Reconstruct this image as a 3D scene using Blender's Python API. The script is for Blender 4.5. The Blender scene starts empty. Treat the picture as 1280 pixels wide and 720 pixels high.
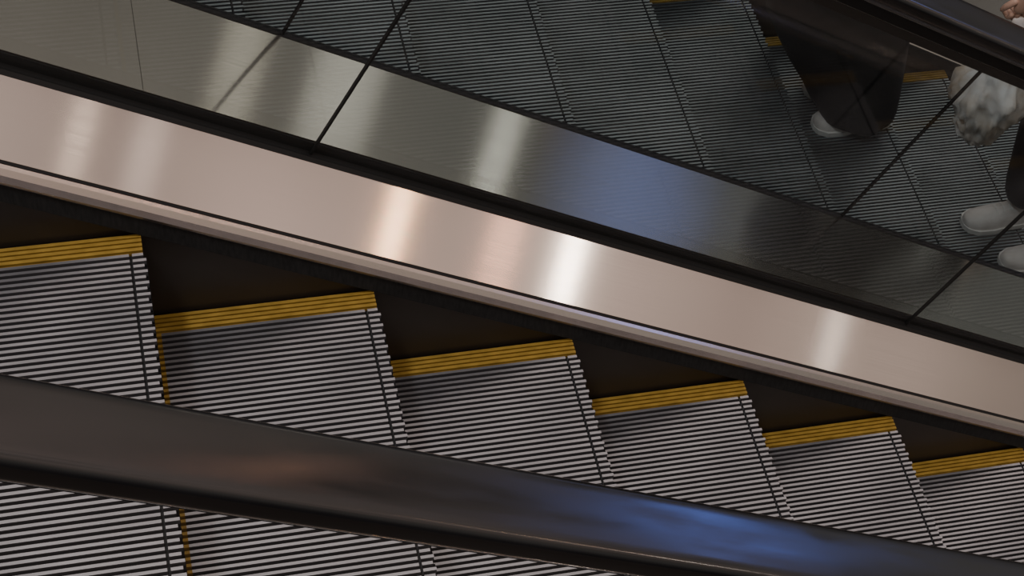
import bpy, bmesh, math, random
from mathutils import Vector, Matrix, noise
random.seed(3)
TH=math.radians(30); Dv=Vector((math.cos(TH),0,-math.sin(TH))); Nv=Vector((math.sin(TH),0,math.cos(TH)))
def P(s,y,n): return Dv*s+Nv*n+Vector((0,y,0))
PX,PZ=0.4,0.231; W=0.955
def link(o,parent=None):
    bpy.context.collection.objects.link(o)
    if parent: o.parent=parent
    return o
def empty(name):
    e=bpy.data.objects.new(name,None); return link(e)
# ---------- materials
def mat(name,col,rough=.5,metal=0,**k):
    m=bpy.data.materials.new(name); m.use_nodes=True
    b=m.node_tree.nodes['Principled BSDF']
    b.inputs['Base Color'].default_value=(*col,1); b.inputs['Roughness'].default_value=rough; b.inputs['Metallic'].default_value=metal
    for a,v in k.items(): b.inputs[a.replace('_',' ')].default_value=v
    return m
def noise_col(m,c1,c2,scale=(5,5,5),detail=4,r=None,bump=0):
    nt=m.node_tree; b=nt.nodes['Principled BSDF']
    tc=nt.nodes.new('ShaderNodeTexCoord'); mp=nt.nodes.new('ShaderNodeMapping'); mp.inputs['Scale'].default_value=scale
    n=nt.nodes.new('ShaderNodeTexNoise'); n.inputs['Detail'].default_value=detail; n.inputs['Scale'].default_value=1
    cr=nt.nodes.new('ShaderNodeValToRGB'); cr.color_ramp.elements[0].position=.3; cr.color_ramp.elements[1].position=.7
    cr.color_ramp.elements[0].color=(*c1,1); cr.color_ramp.elements[1].color=(*c2,1)
    nt.links.new(tc.outputs['Object'],mp.inputs[0]); nt.links.new(mp.outputs[0],n.inputs['Vector']); nt.links.new(n.outputs[0],cr.inputs[0]); nt.links.new(cr.outputs[0],b.inputs['Base Color'])
    if r:
        mr=nt.nodes.new('ShaderNodeMapRange'); mr.inputs[1].default_value=.3; mr.inputs[2].default_value=.7; mr.inputs[3].default_value=r[0]; mr.inputs[4].default_value=r[1]
        nt.links.new(n.outputs[0],mr.inputs[0]); nt.links.new(mr.outputs[0],b.inputs['Roughness'])
    if bump:
        bp=nt.nodes.new('ShaderNodeBump'); bp.inputs['Strength'].default_value=bump; bp.inputs['Distance'].default_value=.002
        nt.links.new(n.outputs[0],bp.inputs['Height']); nt.links.new(bp.outputs[0],b.inputs['Normal'])
    return m
def brushed(name,col,rough,an):
    m=mat(name,col,rough,1.0); nt=m.node_tree; b=nt.nodes['Principled BSDF']
    b.inputs['Anisotropic'].default_value=an
    t=nt.nodes.new('ShaderNodeTangent'); t.direction_type='UV_MAP'; t.uv_map='UVMap'
    nt.links.new(t.outputs[0],b.inputs['Tangent'])
    uv=nt.nodes.new('ShaderNodeUVMap'); mp=nt.nodes.new('ShaderNodeMapping'); mp.inputs['Scale'].default_value=(420,2.5,1)
    n=nt.nodes.new('ShaderNodeTexNoise'); n.inputs['Scale'].default_value=1; n.inputs['Detail'].default_value=3
    nt.links.new(uv.outputs[0],mp.inputs[0]); nt.links.new(mp.outputs[0],n.inputs['Vector'])
    mr=nt.nodes.new('ShaderNodeMapRange'); mr.inputs[3].default_value=rough*.75; mr.inputs[4].default_value=rough*1.3
    nt.links.new(n.outputs[0],mr.inputs[0]); nt.links.new(mr.outputs[0],b.inputs['Roughness'])
    return m
M_deck=brushed('brushed_steel_deck',(.75,.68,.635),.12,1.0)
M_deck2=brushed('brushed_steel_middle',(.64,.60,.55),.13,1.0)
M_mold=brushed('polished_molding',(.88,.78,.72),.22,.6)
M_skirt=noise_col(mat('skirt_panel',(.03,.026,.023),.38,.3),(.036,.030,.026),(.058,.049,.042),(2,2,2))
M_black=mat('black_rubber_trim',(.006,.006,.006),.6)
M_brush=noise_col(mat('brush_bristles',(.01,.01,.01),.8),(.004,.004,.004),(.016,.016,.016),(200,200,30))
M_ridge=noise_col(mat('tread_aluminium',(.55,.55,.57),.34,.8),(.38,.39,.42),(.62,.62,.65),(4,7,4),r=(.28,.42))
M_ridge2=noise_col(mat('tread_aluminium_shaded',(.3,.3,.3),.4,.8),(.22,.26,.27),(.38,.43,.45),(5,9,5),r=(.30,.45))  # darker tread copy: far escalator's weaker light is put into the colour
M_side=mat('tread_cleat_side',(.12,.12,.13),.6,.3)
M_base=mat('tread_groove',(.017,.017,.018),.7,.2)
M_riser=mat('riser_cleats',(.10,.10,.11),.45,.6)
M_yel=noise_col(mat('yellow_paint',(.62,.36,.02),.55),(.30,.185,.026),(.45,.285,.048),(30,60,30))
M_hand=noise_col(mat('handrail_rubber',(.012,.011,.012),.2),(.006,.0055,.006),(.013,.012,.013),(5,30,5),r=(.09,.26))
M_hand.node_tree.nodes['Principled BSDF'].inputs['Specular IOR Level'].default_value=.85
M_floor=noise_col(mat('floor_stone',(.05,.045,.04),.4),(.04,.036,.033),(.07,.062,.055),(1,1,1))
def glass(name,tint,k):
    m=bpy.data.materials.new(name); m.use_nodes=True; nt=m.node_tree; nt.nodes.clear()
    o=nt.nodes.new('ShaderNodeOutputMaterial'); mi=nt.nodes.new('ShaderNodeMixShader'); t=nt.nodes.new('ShaderNodeBsdfTransparent'); g=nt.nodes.new('ShaderNodeBsdfGlossy')
    f=nt.nodes.new('ShaderNodeLayerWeight'); f.inputs[0].default_value=.5
    pw=nt.nodes.new('ShaderNodeMath'); pw.operation='POWER'; pw.inputs[1].default_value=4
    ma=nt.nodes.new('ShaderNodeMath'); ma.operation='MULTIPLY_ADD'; ma.inputs[1].default_value=k; ma.inputs[2].default_value=.04
    t.inputs[0].default_value=(*tint,1); g.inputs['Roughness'].default_value=.03
    nt.links.new(f.outputs['Facing'],pw.inputs[0]); nt.links.new(pw.outputs[0],ma.inputs[0]); nt.links.new(ma.outputs[0],mi.inputs[0]); nt.links.new(t.outputs[0],mi.inputs[1]); nt.links.new(g.outputs[0],mi.inputs[2]); nt.links.new(mi.outputs[0],o.inputs[0]); return m
M_glass=glass('balustrade_glass',(.96,.97,.965),.6)
M_glass2=glass('balustrade_glass_tinted',(.56,.64,.66),.6)
# ---------- mesh helpers
def obj_from(name,verts,faces,mats,parent=None,midx=None,smooth=False,uv=None):
    me=bpy.data.meshes.new(name); me.from_pydata([tuple(v) for v in verts],[],faces)
    for m in mats: me.materials.append(m)
    if midx:
        for p,i in zip(me.polygons,midx): p.material_index=i
    if smooth:
        for p in me.polygons: p.use_smooth=True
    if uv:
        l=me.uv_layers.new(name='UVMap')
        for p in me.polygons:
            for li in p.loop_indices: l.data[li].uv=uv[me.loops[li].vertex_index]
    me.update()
    o=bpy.data.objects.new(name,me); return link(o,parent)
def extr(name,pts,s0,s1,m,parent,closed=True,smooth=False,shear=0):
    v=[];uv=[];L=0;n=len(pts)
    for i,(y,nn) in enumerate(pts):
        if i: L+=math.hypot(y-pts[i-1][0],nn-pts[i-1][1])
        for s in (s0,s1):
            v.append(P(s+shear*nn,y,nn)); uv.append((L,s))
    f=[]
    for i in range(n if closed else n-1):
        j=(i+1)%n; f.append((2*i,2*i+1,2*j+1,2*j))
    if closed: f.append([2*i for i in range(n)][::-1]); f.append([2*i+1 for i in range(n)])
    o=obj_from(name,v,f,[m],parent,smooth=smooth,uv=uv)
    if closed:
        bm=bmesh.new(); bm.from_mesh(o.data); bmesh.ops.recalc_face_normals(bm,faces=bm.faces)
        for fc in bm.faces:
            if len(fc.verts)>4:
                fc.smooth=False
                for ed in fc.edges: ed.smooth=False
        bm.to_mesh(o.data); bm.free()
    return o
# ---------- step mesh
GP=0.0118
def step_mesh(ridge):
    v=[];f=[];mi=[]
    def box(x0,x1,y0,y1,z0,z1,m,side=None):
        b=len(v); v.extend([(x0,y0,z0),(x1,y0,z0),(x1,y1,z0),(x0,y1,z0),(x0,y0,z1),(x1,y0,z1),(x1,y1,z1),(x0,y1,z1)])
        for j,q in enumerate([(4,5,6,7),(0,1,5,4),(1,2,6,5),(2,3,7,6),(3,0,4,7),(3,2,1,0)]):
            f.append([b+i for i in q]); mi.append(side if (side is not None and j in (1,3)) else m)
    H=.011; SY=.042; RX=.014
    box(-.398,-.004,-W+.004,-.004,-.03,-H,1)
    N=8; b=len(v)
    for i in range(N+1):
        t=i/N; z=-.012-t*.235; x=-.003-.022*math.sin(t*math.pi*.5)**2
        v.extend([(x,-W+.004,z),(x,-.004,z)])
    for i in range(N): f.append([b+2*i,b+2*i+2,b+2*i+3,b+2*i+1]); mi.append(1)
    for y in (-W+.004,-.004):
        b=len(v); v.extend([(-.398,y,-.03),(-.004,y,-.03),(-.02,y,-.24),(-.1,y,-.24)]); f.append([b,b+1,b+2,b+3]); mi.append(1)
    y=-SY-.004; i=0
    while y-GP*.5>-W+SY+.004:
        y1=y; y0=y-GP*.47
        box(-.398,-.398+RX,y0,y1,-H,0,2)
        box(-.398+RX,-.024,y0,y1,-H,0,0,4)
        box(-.019,.003 if i%2 else -.001,y0,y1,-.016,0,0,4)
        c=len(v); N=6
        for k in range(N+1):
            t=k/N; z=-.012-t*.225; x=.004-.022*math.sin(t*math.pi*.5)**2
            v.extend([(x,y0,z),(x,y1,z),(x-.008,y0,z),(x-.008,y1,z)])
        for k in range(N):
            a=c+4*k
            f.append([a,a+4,a+5,a+1]);mi.append(3); f.append([a+2,a+6,a+4,a]);mi.append(3); f.append([a+1,a+5,a+7,a+3]);mi.append(3)
        y-=GP; i+=1
    for (ya,yb) in ((-SY,-.004),(-W+.004,-W+SY)):
        box(-.398,-.001,ya,yb,-H,-.005,2)
        for k in range(4):
            yy=ya+(yb-ya)*(k+.08)/4; box(-.398,-.001,yy,yy+.0062,-.005,.001,2)
    me=bpy.data.meshes.new('step'); me.from_pydata(v,[],f)
    for m in (ridge,M_base,M_yel,M_riser,M_side): me.materials.append(m)
    for p,i in zip(me.polygons,mi): p.material_index=i
    bm=bmesh.new(); bm.from_mesh(me); bmesh.ops.recalc_face_normals(bm,faces=bm.faces); bm.to_mesh(me); bm.free()
    return me
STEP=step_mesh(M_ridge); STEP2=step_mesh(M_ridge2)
def steps(parent,off,ks,me):
    for k in ks:
        o=bpy.data.objects.new('step_%02d'%(k+10),me); link(o,parent)
        o.location=Vector((PX*(k-1),0,-PZ*(k-1)))+off
def handrail(parent,y,n,s0,s1,w=.092,h=.041,nm='handrail'):
    pts=[]
    r1,r2=.012,.018; CR=.0007
    def arc(cy,cn,r,a0,a1,k=8):
        for i in range(k+1):
            a=math.radians(a0+(a1-a0)*i/k); pts.append((cy+r*math.cos(a),cn+r*math.sin(a)))
    arc(y+w/2-r1,n+h/2-r1-CR,r1,0,87)
    for i in range(1,10):
        t=1-2*i/10; pts.append((y+(w/2-r1)*t,n+h/2-CR*t*t))
    arc(y-w/2+r1,n+h/2-r1-CR,r1,93,180)
    arc(y-w/2+r2,n-h/2+r2,r2,180,270); arc(y+w/2-r2,n-h/2+r2,r2,270,360)
    extr(nm,pts,s0,s1,M_hand,parent,smooth=True)
    extr(nm+'_guide',[(y-.018,n-.05),(y+.018,n-.05),(y+.018,n-.018),(y-.018,n-.018)],s0,s1,M_black,parent)
def panes(parent,y,n0,n1,seams,s0,s1,m,nm,sh=-.10,g=.003):
    e=[s0]+seams+[s1]
    for i in range(len(e)-1):
        a,b=e[i]+g,e[i+1]-g
        obj_from('%s_pane_%d'%(nm,i),[P(a+sh*n0,y,n0),P(b+sh*n0,y,n0),P(b+sh*n1,y,n1),P(a+sh*n1,y,n1)],[(0,1,2,3)],[m],parent)
    for i,s in enumerate(seams):
        extr('%s_joint_%d'%(nm,i),[(y-.0035,n0),(y+.0035,n0),(y+.0035,n1),(y-.0035,n1)],s-g*.7,s+g*.7,M_black,parent,shear=sh)
S0,S1=-2.6,6.5
# ---------- escalator 1
E1=empty('escalator')
steps(E1,Vector((0,0,0)),range(-4,13),STEP)
extr('skirt_far',[(0,-.5),(.012,-.5),(.012,.01),(0,.01)],S0,S1,M_skirt,E1)
extr('brush_far',[(-.012,.003),(.01,.0),(.012,.034),(-.006,.034)],S0,S1,M_brush,E1)
extr('molding_far',[(-.008,.036),(-.012,.045),(-.010,.058),(-.002,.066),(.008,.068),(.012,.036)],S0,S1,M_mold,E1)
extr('molding_shadow_gap_far',[(.001,.05),(.012,.05),(.012,.0705),(.006,.0690)],S0,S1,M_black,E1)  # black strip stands in for shade in the gap above the molding
extr('inner_deck_far',[(.010,.072),(.13,.134),(.13,.10),(.012,.04)],S0,S1,M_deck,E1)
extr('glass_gasket_far',[(.13,.09),(.166,.09),(.166,.150),(.158,.154),(.153,.138),(.143,.138),(.138,.139),(.13,.132)],S0,S1,M_black,E1)
extr('middle_deck_a',[(.166,.153),(.414,.153),(.414,.09),(.166,.09)],S0,-.0535,M_deck2,E1)
extr('middle_deck_b',[(.166,.153),(.414,.153),(.414,.09),(.166,.09)],-.0525,S1,M_deck2,E1)
panes(E1,.148,.125,.87,[-1.27,.288,1.844,3.40],S0,S1,M_glass,'far_glass')
handrail(E1,.148,.885,S0,S1)
yn=-W
extr('skirt_near',[(yn,-.5),(yn-.012,-.5),(yn-.012,.01),(yn,.01)],S0,S1,M_skirt,E1)
extr('brush_near',[(yn+.012,.003),(yn-.01,.0),(yn-.012,.034),(yn+.006,.034)],S0,S1,M_brush,E1)
extr('molding_near',[(yn+.008,.036),(yn+.012,.045),(yn+.010,.058),(yn+.002,.066),(yn-.008,.068),(yn-.012,.036)],S0,S1,M_mold,E1)
extr('inner_deck_near',[(yn-.010,.072),(yn-.13,.134),(yn-.13,.10),(yn-.012,.04)],S0,S1,M_deck,E1)
extr('glass_gasket_near',[(yn-.13,.09),(yn-.166,.09),(yn-.166,.150),(yn-.13,.132)],S0,S1,M_black,E1)
extr('outer_deck_near',[(yn-.166,.153),(yn-.32,.153),(yn-.32,-.75),(yn-.166,-.75)],S0,S1,M_deck2,E1)
panes(E1,yn-.148,.125,.86,[-1.9,4.3],S0,S1,M_glass,'near_glass')
handrail(E1,yn-.146,.889,S0,S1,nm='handrail_near')
extr('truss_underside',[(yn-.02,-.72),(yn-.02,-.75),(.30,-.75),(.30,-.72)],S0,S1,M_black,E1)
# ---------- escalator 2
E2=empty('escalator')
yf=1.795; OFF=Vector((-.119,yf,-.1805)); n2=-.216; y2=yf-W
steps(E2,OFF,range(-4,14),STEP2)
extr('glass_gasket_near',[(.414,.09),(.45,.09),(.45,.140),(.44,.146),(.424,.146),(.414,.154)],S0,S1,M_black,E2)
extr('inner_deck_near',[(.45,.12),(y2-.005,-.23),(y2-.005,-.27),(.45,.07)],S0,S1,M_skirt,E2)
extr('skirt_near',[(y2,-.7),(y2-.012,-.7),(y2-.012,-.23),(y2,-.23)],S0,S1,M_skirt,E2)
panes(E2,.434,.125,.68,[-1.21,.276,1.762,3.25],S0,S1,M_glass2,'near_glass')
handrail(E2,.434,.695,S0,S1,nm='handrail_near')
extr('skirt_far',[(yf,-.7),(yf+.012,-.7),(yf+.012,n2+.01),(yf,n2+.01)],S0,S1,M_skirt,E2)
extr('brush_far',[(yf-.012,n2+.003),(yf+.01,n2),(yf+.012,n2+.034),(yf-.006,n2+.034)],S0,S1,M_brush,E2)
extr('inner_deck_far',[(yf,n2+.036),(yf+.13,n2+.134),(yf+.13,n2+.1),(yf+.01,n2+.02)],S0,S1,M_deck,E2)
extr('outer_deck_far',[(yf+.13,n2+.134),(yf+.45,n2+.14),(yf+.45,-.95),(yf+.13,-.95)],S0,S1,M_deck2,E2)
panes(E2,yf+.148,n2+.125,.64,[-.9,.65,2.2,3.75],S0,S1,M_glass,'far_glass')
handrail(E2,yf+.148,.665,S0,S1,nm='handrail_far')
extr('truss_underside',[(.42,-.92),(.42,-.95),(yf+.2,-.95),(yf+.2,-.92)],S0,S1,M_black,E2)
# ---------- people
M_coat=noise_col(mat('black_wool',(.012,.012,.013),.8),(.006,.006,.007),(.014,.013,.015),(20,20,20))
M_trs=noise_col(mat('black_denim',(.014,.014,.016),.75),(.008,.008,.010),(.016,.016,.019),(25,25,25))
M_shoe=noise_col(mat('white_shoe',(.72,.68,.64),.5),(.60,.54,.50),(.78,.74,.71),(15,15,15))
M_sole=mat('shoe_sole',(.72,.69,.65),.6)
M_skin=noise_col(mat('skin',(.55,.36,.27),.5),(.50,.32,.24),(.60,.40,.31),(12,12,12))
M_hair=mat('dark_hair',(.02,.014,.010),.5)
M_eye=mat('eye',(.03,.02,.02),.2); M_lip=mat('lips',(.45,.18,.15),.5)
M_plast=noise_col(mat('plastic_bag_film',(.8,.8,.8),.25),(.62,.48,.34),(.95,.95,.95),(13,13,13),detail=3)
def skin_obj(name,nodes,edges,m,parent,sub=2,root=0):
    ids=list(nodes); me=bpy.data.meshes.new(name)
    me.from_pydata([nodes[i][0] for i in ids],[(ids.index(a),ids.index(b)) for a,b in edges],[])
    o=bpy.data.objects.new(name,me); link(o)
    md=o.modifiers.new('skin','SKIN'); md.use_smooth_shade=True
    sv=me.skin_vertices[0].data
    for i,k in enumerate(ids):
        r=nodes[k][1]; sv[i].radius=r if isinstance(r,tuple) else (r,r); sv[i].use_root=(i==root)
    ss=o.modifiers.new('sub','SUBSURF'); ss.levels=sub; ss.render_levels=sub
    dg=bpy.context.evaluated_depsgraph_get(); me2=bpy.data.meshes.new_from_object(o.evaluated_get(dg))
    o.modifiers.clear(); o.data=me2; me2.materials.clear(); me2.materials.append(m)
    for p in me2.polygons: p.use_smooth=True
    o.parent=parent; return o
def blob(name,c,r,m,parent,fn=None,seg=24):
    bm=bmesh.new(); bmesh.ops.create_uvsphere(bm,u_segments=seg,v_segments=seg//2+4,radius=1)
    for v in bm.verts:
        q=v.co.copy()
        if fn: q=fn(q)
        v.co=Vector((c[0]+q.x*r[0],c[1]+q.y*r[1],c[2]+q.z*r[2]))
    me=bpy.data.meshes.new(name); bm.to_mesh(me); bm.free(); me.materials.append(m)
    for p in me.polygons: p.use_smooth=True
    return link(bpy.data.objects.new(name,me),parent)
def rings(name,secs,m,parent,n=32,fold=0,cap=True):
    v=[];f=[]
    for j,(cx,cy,z,rx,ry) in enumerate(secs):
        for i in range(n):
            a=2*math.pi*i/n; k=1+fold*math.sin(a*7+j*.5)*(1-j/len(secs))
            v.append((cx+rx*k*math.cos(a),cy+ry*k*math.sin(a),z))
    for j in range(len(secs)-1):
        for i in range(n): f.append((j*n+i,j*n+(i+1)%n,(j+1)*n+(i+1)%n,(j+1)*n+i))
    if cap: f.append([i for i in range(n)][::-1]); f.append([(len(secs)-1)*n+i for i in range(n)])
    o=obj_from(name,v,f,[m],parent,smooth=True)
    s=o.modifiers.new('s','SUBSURF'); s.levels=1; s.render_levels=1
    return o
def shoe(name,x,y,z,parent,L=.27,fx=-1):
    v=[];f=[];n=14; S=[(0,.030,.075),(.10,.036,.085),(.3,.036,.088),(.45,.038,.070),(.65,.046,.050),(.85,.044,.042),(.96,.030,.034),(1,.012,.022)]
    for t,w,h in S:
        for i in range(n):
            a=math.pi*2*i/n; c,s=math.cos(a),math.sin(a)
            v.append((x+fx*L*t,y+w*c,z+.012+ (h*max(s,0)**.8 if s>0 else s*.011)))
    for j in range(len(S)-1):
        for i in range(n): f.append((j*n+i,j*n+(i+1)%n,(j+1)*n+(i+1)%n,(j+1)*n+i))
    f.append(list(range(n))); f.append([(len(S)-1)*n+i for i in range(n)])
    o=obj_from(name,v,f,[M_shoe],parent,smooth=True)
    bm=bmesh.new(); bm.from_mesh(o.data); bmesh.ops.recalc_face_normals(bm,faces=bm.faces); bm.to_mesh(o.data); bm.free()
    s=o.modifiers.new('s','SUBSURF'); s.levels=2; s.render_levels=2
    vv=[]
    out=[(x+fx*L*t,y+w*1.08) for t,w,h in S]+[(x+fx*L*t,y-w*1.08) for t,w,h in S[::-1]]
    for zz in (z+.001,z+.018): vv+=[(a,b,zz) for a,b in out]
    K=len(out); ff=[list(range(K)),list(range(K,2*K))]+[(i,(i+1)%K,K+(i+1)%K,K+i) for i in range(K)]
    obj_from(name+'_sole',vv,ff,[M_sole],parent)
    for k in range(4):
        t=.40+.075*k; zz=z+.012+.078-.034*((t-.4)/.3)
        extr_l=[(x+fx*L*t-.003,y-.022,zz-.004),(x+fx*L*t+.003,y-.022,zz-.004),(x+fx*L*t+.003,y,zz+.003),(x+fx*L*t-.003,y,zz+.003),(x+fx*L*t+.003,y+.022,zz-.004),(x+fx*L*t-.003,y+.022,zz-.004)]
        obj_from('%s_lace_%d'%(name,k),extr_l,[(0,1,2,3),(3,2,4,5)],[M_sole],parent)
def head(parent,x,y,z,fx=-1):
    def fn(q):
        q=q.copy()
        if q.z<-.2: q.x*=1-.25*(-q.z-.2); q.y*=1-.35*(-q.z-.2)
        return q
    blob('head',(x,y,z),(.092,.075,.115),M_skin,parent,fn)
    def hf(q):
        q=q.copy()
        if q.x*fx>.35 and q.z<.45: q*=.85
        return q
    blob('hair',(x-fx*.008,y,z+.018),(.098,.084,.112),M_hair,parent,hf)
    blob('nose',(x+fx*.093,y,z-.012),(.018,.012,.02),M_skin,parent,seg=12)
    for s in (-1,1):
        blob('eye_%d'%(s+1),(x+fx*.080,y+s*.03,z+.008),(.009,.012,.008),M_eye,parent,seg=12)
        blob('ear_%d'%(s+1),(x,y+s*.078,z-.005),(.018,.010,.030),M_skin,parent,seg=12)
    blob('mouth',(x+fx*.080,y,z-.055),(.010,.022,.006),M_lip,parent,seg=12)
def hand(parent,nm,w,down=Vector((0,0,-1)),fwd=Vector((-1,0,0)),curl=.5):
    side=down.cross(fwd).normalized(); w=Vector(w)
    nodes={'w':(tuple(w),(.024,.017)),'p':(tuple(w+down*.05),(.034,.015)),'q':(tuple(w+down*.082),(.034,.013))}
    skin_obj(nm+'_palm',nodes,[('w','p'),('p','q')],M_skin,parent)
    for i,(o,L) in enumerate(((-.027,.072),(-.009,.08),(.009,.076),(.027,.06))):
        a=w+down*.078+fwd*o; b=a+down*L*.45+side*.010; c=b+down*L*.3*(1-curl)+side*L*.35*curl+side*.005; d=c+down*L*.1+side*L*.3*curl
        skin_obj('%s_finger_%d'%(nm,i),{0:(tuple(a),.0085),1:(tuple(b),.008),2:(tuple(c),.0072),3:(tuple(d),.006)},[(0,1),(1,2),(2,3)],M_skin,parent,1)
    a=w+down*.03+fwd*.026; b=a+down*.03+fwd*.022+side*.01; c=b+down*.028+side*.014
    skin_obj(nm+'_thumb',{0:(tuple(a),.011),1:(tuple(b),.0095),2:(tuple(c),.007)},[(0,1),(1,2)],M_skin,parent,1)
# person A: long black coat
pa=empty('person_in_long_coat'); ax,ay,az=2.12,1.49,-1.567; q=.86
shoe('shoe_left',ax+.15,ay-.085,az,pa,L=.24); shoe('shoe_right',ax+.17,ay+.06,az,pa,L=.24)
for s,nm in ((-.07,'left'),(.06,'right')):
    rings('trouser_'+nm,[(ax+.10,ay+s,az+.04,.055,.055),(ax+.08,ay+s,az+.2,.06,.06),(ax+.03,ay+s,az+.45,.07,.06)],M_trs,pa)
rings('coat',[(ax+.055,ay-.025,az+.012,.125,.16),(ax+.045,ay-.015,az+.07,.135,.17),(ax+.01,ay,az+.18,.17,.18),(ax-.07,ay,az+.38,.225,.20),(ax-.11,ay,az+.58,.235,.21),(ax-.11,ay,az+.85*q,.21,.21),(ax-.08,ay,az+1.05*q,.16,.185),(ax-.07,ay,az+1.25*q,.15,.19),(ax-.07,ay,az+1.38*q,.13,.19),(ax-.07,ay,az+1.44*q,.09,.14),(ax-.075,ay,az+1.48*q,.06,.07)],M_coat,pa,fold=.05)
skin_obj('neck',{0:((ax-.075,ay,az+1.45*q),.048),1:((ax-.085,ay,az+1.54*q),.046)},[(0,1)],M_skin,pa)
head(pa,ax-.10,ay,az+1.62*q)
for s,nm in ((-1,'left'),(1,'right')):
    sh=(ax-.07,ay+s*.17,az+1.39*q); el=(ax-.04,ay+s*.235,az+1.10*q); wr=(ax-.12,ay+s*.235,az+.86*q)
    skin_obj('sleeve_'+nm,{0:((ax-.07,ay+s*.12,az+1.38*q),.06),1:(sh,.064),2:(el,.05),3:(wr,.042)},[(0,1),(1,2),(2,3)],M_coat,pa)
    hand(pa,'hand_'+nm,wr,curl=.5)
# person B
pb=empty('person_with_shopping_bag'); bx,by,bz=2.63,1.06,-1.798
shoe('shoe_left',bx+.12,by+.085,bz,pb,L=.26); shoe('shoe_right',bx+.18,by-.08,bz,pb,L=.26)
hip=(bx+.06,by,bz+.93)
skin_obj('trousers',{'h':(hip,(.15,.115)),'l0':((bx+.06,by+.085,bz+.84),.088),'l1':((bx-.01,by+.09,bz+.48),.082),'l2':((bx+.04,by+.085,bz+.075),.070),'r0':((bx+.06,by-.085,bz+.84),.088),'r1':((bx+.06,by-.09,bz+.48),.075),'r2':((bx+.115,by-.08,bz+.075),.068)},
 [('h','l0'),('l0','l1'),('l1','l2'),('h','r0'),('r0','r1'),('r1','r2')],M_trs,pb)
lw=(2.345,1.10,-.755)
skin_obj('jacket',{'h':((bx+.06,by,bz+.90),(.165,.125)),'w':((bx+.06,by,bz+1.08),(.145,.11)),'c':((bx+.05,by,bz+1.30),(.165,.12)),'n':((bx+.04,by,bz+1.45),.07),
 'ls':((bx+.05,by+.18,bz+1.38),.066),'le':((bx-.02,by+.22,bz+1.12),.052),'lw':((lw[0]+.02,lw[1]+.02,lw[2]+.02),.038),
 'rs':((bx+.05,by-.18,bz+1.38),.066),'re':((bx+.09,by-.24,bz+1.10),.052),'rw':((bx+.03,by-.24,bz+.86),.038)},
 [('h','w'),('w','c'),('c','n'),('c','ls'),('ls','le'),('le','lw'),('c','rs'),('rs','re'),('re','rw')],M_coat,pb)
skin_obj('neck',{0:((bx+.04,by,bz+1.46),.052),1:((bx+.03,by,bz+1.56),.050)},[(0,1)],M_skin,pb)
head(pb,bx+.01,by,bz+1.64)
hand(pb,'hand_left',lw,curl=1.0); hand(pb,'hand_right',(bx+.03,by-.24,bz+.86),curl=.5)
def bagf(q):
    q=q.copy(); t=(q.z+1)/2
    k=1.0 if t<.5 else max(.14,1-(t-.5)*1.9)
    d=noise.noise(q*2.3)*.26+abs(noise.noise(q*4.5))*.30+abs(noise.noise(q*9))*.16-.12
    return Vector((q.x*k*(1+d),q.y*k*(1+d),q.z*(1+.06*d)))
blob('plastic_bag',(2.365,1.10,-1.10),(.105,.10,.235),M_plast,pb,bagf,seg=80)
rings('bag_handle',[(2.362,1.10,-.92,.016,.016),(2.352,1.10,-.88,.022,.012),(2.345,1.10,-.845,.03,.008)],M_plast,pb,n=12)
# ---------- floor
obj_from('floor',[(-15,-15,-6),(15,-15,-6),(15,15,-6),(-15,15,-6)],[(0,1,2,3)],[M_floor])
# ---------- camera
def rot(e):
    return Matrix.Rotation(e[2],3,'Z')@Matrix.Rotation(e[1],3,'Y')@Matrix.Rotation(e[0],3,'X')
C=Vector((-0.0377,-1.9652,2.402)); R=rot((0.65479,-0.09564,-0.21875)); F=2285.6
cam=bpy.data.cameras.new('camera'); co=bpy.data.objects.new('camera',cam); link(co)
co.matrix_world=Matrix.Translation(C)@R.to_4x4(); cam.sensor_width=36; cam.lens=36*F/1280; cam.clip_start=.01
bpy.context.scene.camera=co
# ---------- world + lamps
w=bpy.data.worlds.new('world'); bpy.context.scene.world=w; w.use_nodes=True; nt=w.node_tree
bg=nt.nodes['Background']; tc=nt.nodes.new('ShaderNodeTexCoord'); sp=nt.nodes.new('ShaderNodeSeparateXYZ'); cr=nt.nodes.new('ShaderNodeValToRGB')
ab=nt.nodes.new('ShaderNodeMath'); ab.operation='ABSOLUTE'
ma=nt.nodes.new('ShaderNodeMath'); ma.operation='MULTIPLY_ADD'; ma.inputs[1].default_value=-.4
mr=nt.nodes.new('ShaderNodeMapRange'); mr.inputs[1].default_value=-.5; mr.inputs[2].default_value=1.0
nt.links.new(tc.outputs['Generated'],sp.inputs[0]); nt.links.new(sp.outputs['Y'],ab.inputs[0]); nt.links.new(ab.outputs[0],ma.inputs[0]); nt.links.new(sp.outputs['Z'],ma.inputs[2]); nt.links.new(ma.outputs[0],mr.inputs[0]); nt.links.new(mr.outputs[0],cr.inputs[0])
nz=nt.nodes.new('ShaderNodeTexNoise'); nz.inputs['Scale'].default_value=9; nz.inputs['Detail'].default_value=3
nr=nt.nodes.new('ShaderNodeMapRange'); nr.inputs[1].default_value=.35; nr.inputs[2].default_value=.68; nr.inputs[3].default_value=.5; nr.inputs[4].default_value=1.6
mx=nt.nodes.new('ShaderNodeVectorMath'); mx.operation='SCALE'
nt.links.new(tc.outputs['Generated'],nz.inputs['Vector']); nt.links.new(nz.outputs[0],nr.inputs[0])
nt.links.new(cr.outputs[0],mx.inputs[0]); nt.links.new(nr.outputs[0],mx.inputs['Scale']); nt.links.new(mx.outputs[0],bg.inputs[0])
def tt(t): return (t+.5)/1.5
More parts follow.
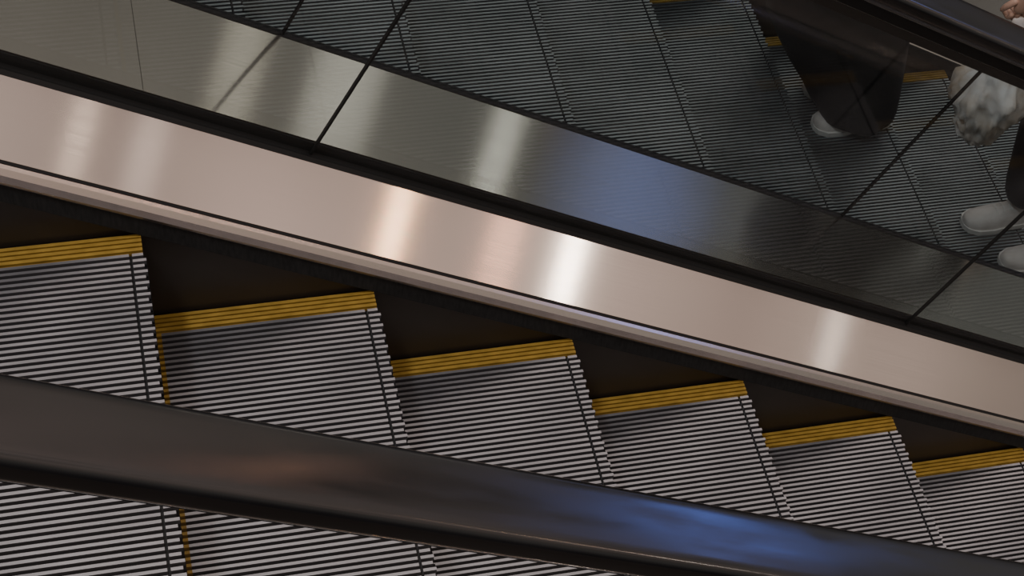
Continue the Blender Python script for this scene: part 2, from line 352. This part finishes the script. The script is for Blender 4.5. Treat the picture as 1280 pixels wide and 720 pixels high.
e=cr.color_ramp.elements; e[0].position=0; e[0].color=(.03,.03,.033,1); e[1].position=1; e[1].color=(1,.88,.82,1)
for t_,c_ in ((-.25,(.14,.13,.12)),(-.18,(.20,.19,.175)),(-.05,(.23,.215,.195)),(.05,(.30,.26,.225)),(.25,(.54,.43,.375)),(.5,(.69,.545,.48))):
    x=e.new(tt(t_)); x.color=(*c_,1)
bg.inputs[1].default_value=.95
def area(nm,loc,to,size,power,col,sy=None,rz=None):
    l=bpy.data.lights.new(nm,'AREA'); l.shape='DISK' if not sy else 'RECTANGLE'; l.size=size; l.energy=power; l.color=col
    if sy: l.size_y=sy
    o=bpy.data.objects.new(nm,l); link(o); o.location=loc
    if rz is not None: o.rotation_euler=(0,0,rz)
    else: o.rotation_euler=(Vector(to)-Vector(loc)).to_track_quat('-Z','Y').to_euler()
T=(.8,0,-.4)
area('ceiling_lamp',(8.9,-1.2,4.5),T,.15,4.2,(1,.58,.32))
area('ceiling_lamp',(12.1,-1.4,4.5),T,.15,12,(1,.88,.76))
area('ceiling_lamp',(10.7,-1.3,4.5),T,.3,2,(1,.50,.32))
area('ceiling_lamp',(5.3,-.9,4.5),T,.15,.35,(1,.80,.65))
area('ceiling_lamp',(5.9,-.95,4.5),T,.2,.25,(1,.85,.75))
area('ceiling_lamp',(21.3,-2.1,4.5),T,.2,2.2,(1,.9,.8))
area('ceiling_lamp',(18.8,15.6,4.5),T,.5,7,(1,.90,.80))
area('ceiling_lamp',(10.1,10.7,4.5),T,.5,2.5,(1,.85,.70))
area('ceiling_lamp',(12.8,12.4,4.5),T,.9,6,(1,.88,.78))
area('linear_ceiling_lamp',(7.3,3.6,4.5),T,3.6,5,(1,.50,.32),.025,rz=math.radians(40))
area('blue_sign_light',(11.3,4.55,2.75),T,1.9,22,(.16,.28,1),.9)
area('blue_sign_light',(10.5,7.6,1.3),T,1.2,3,(.35,.42,1),1.2)
area('key_downlight',(-1.5,-1.0,5.5),(0.5,-.3,-.5),.5,90,(.95,.96,1))
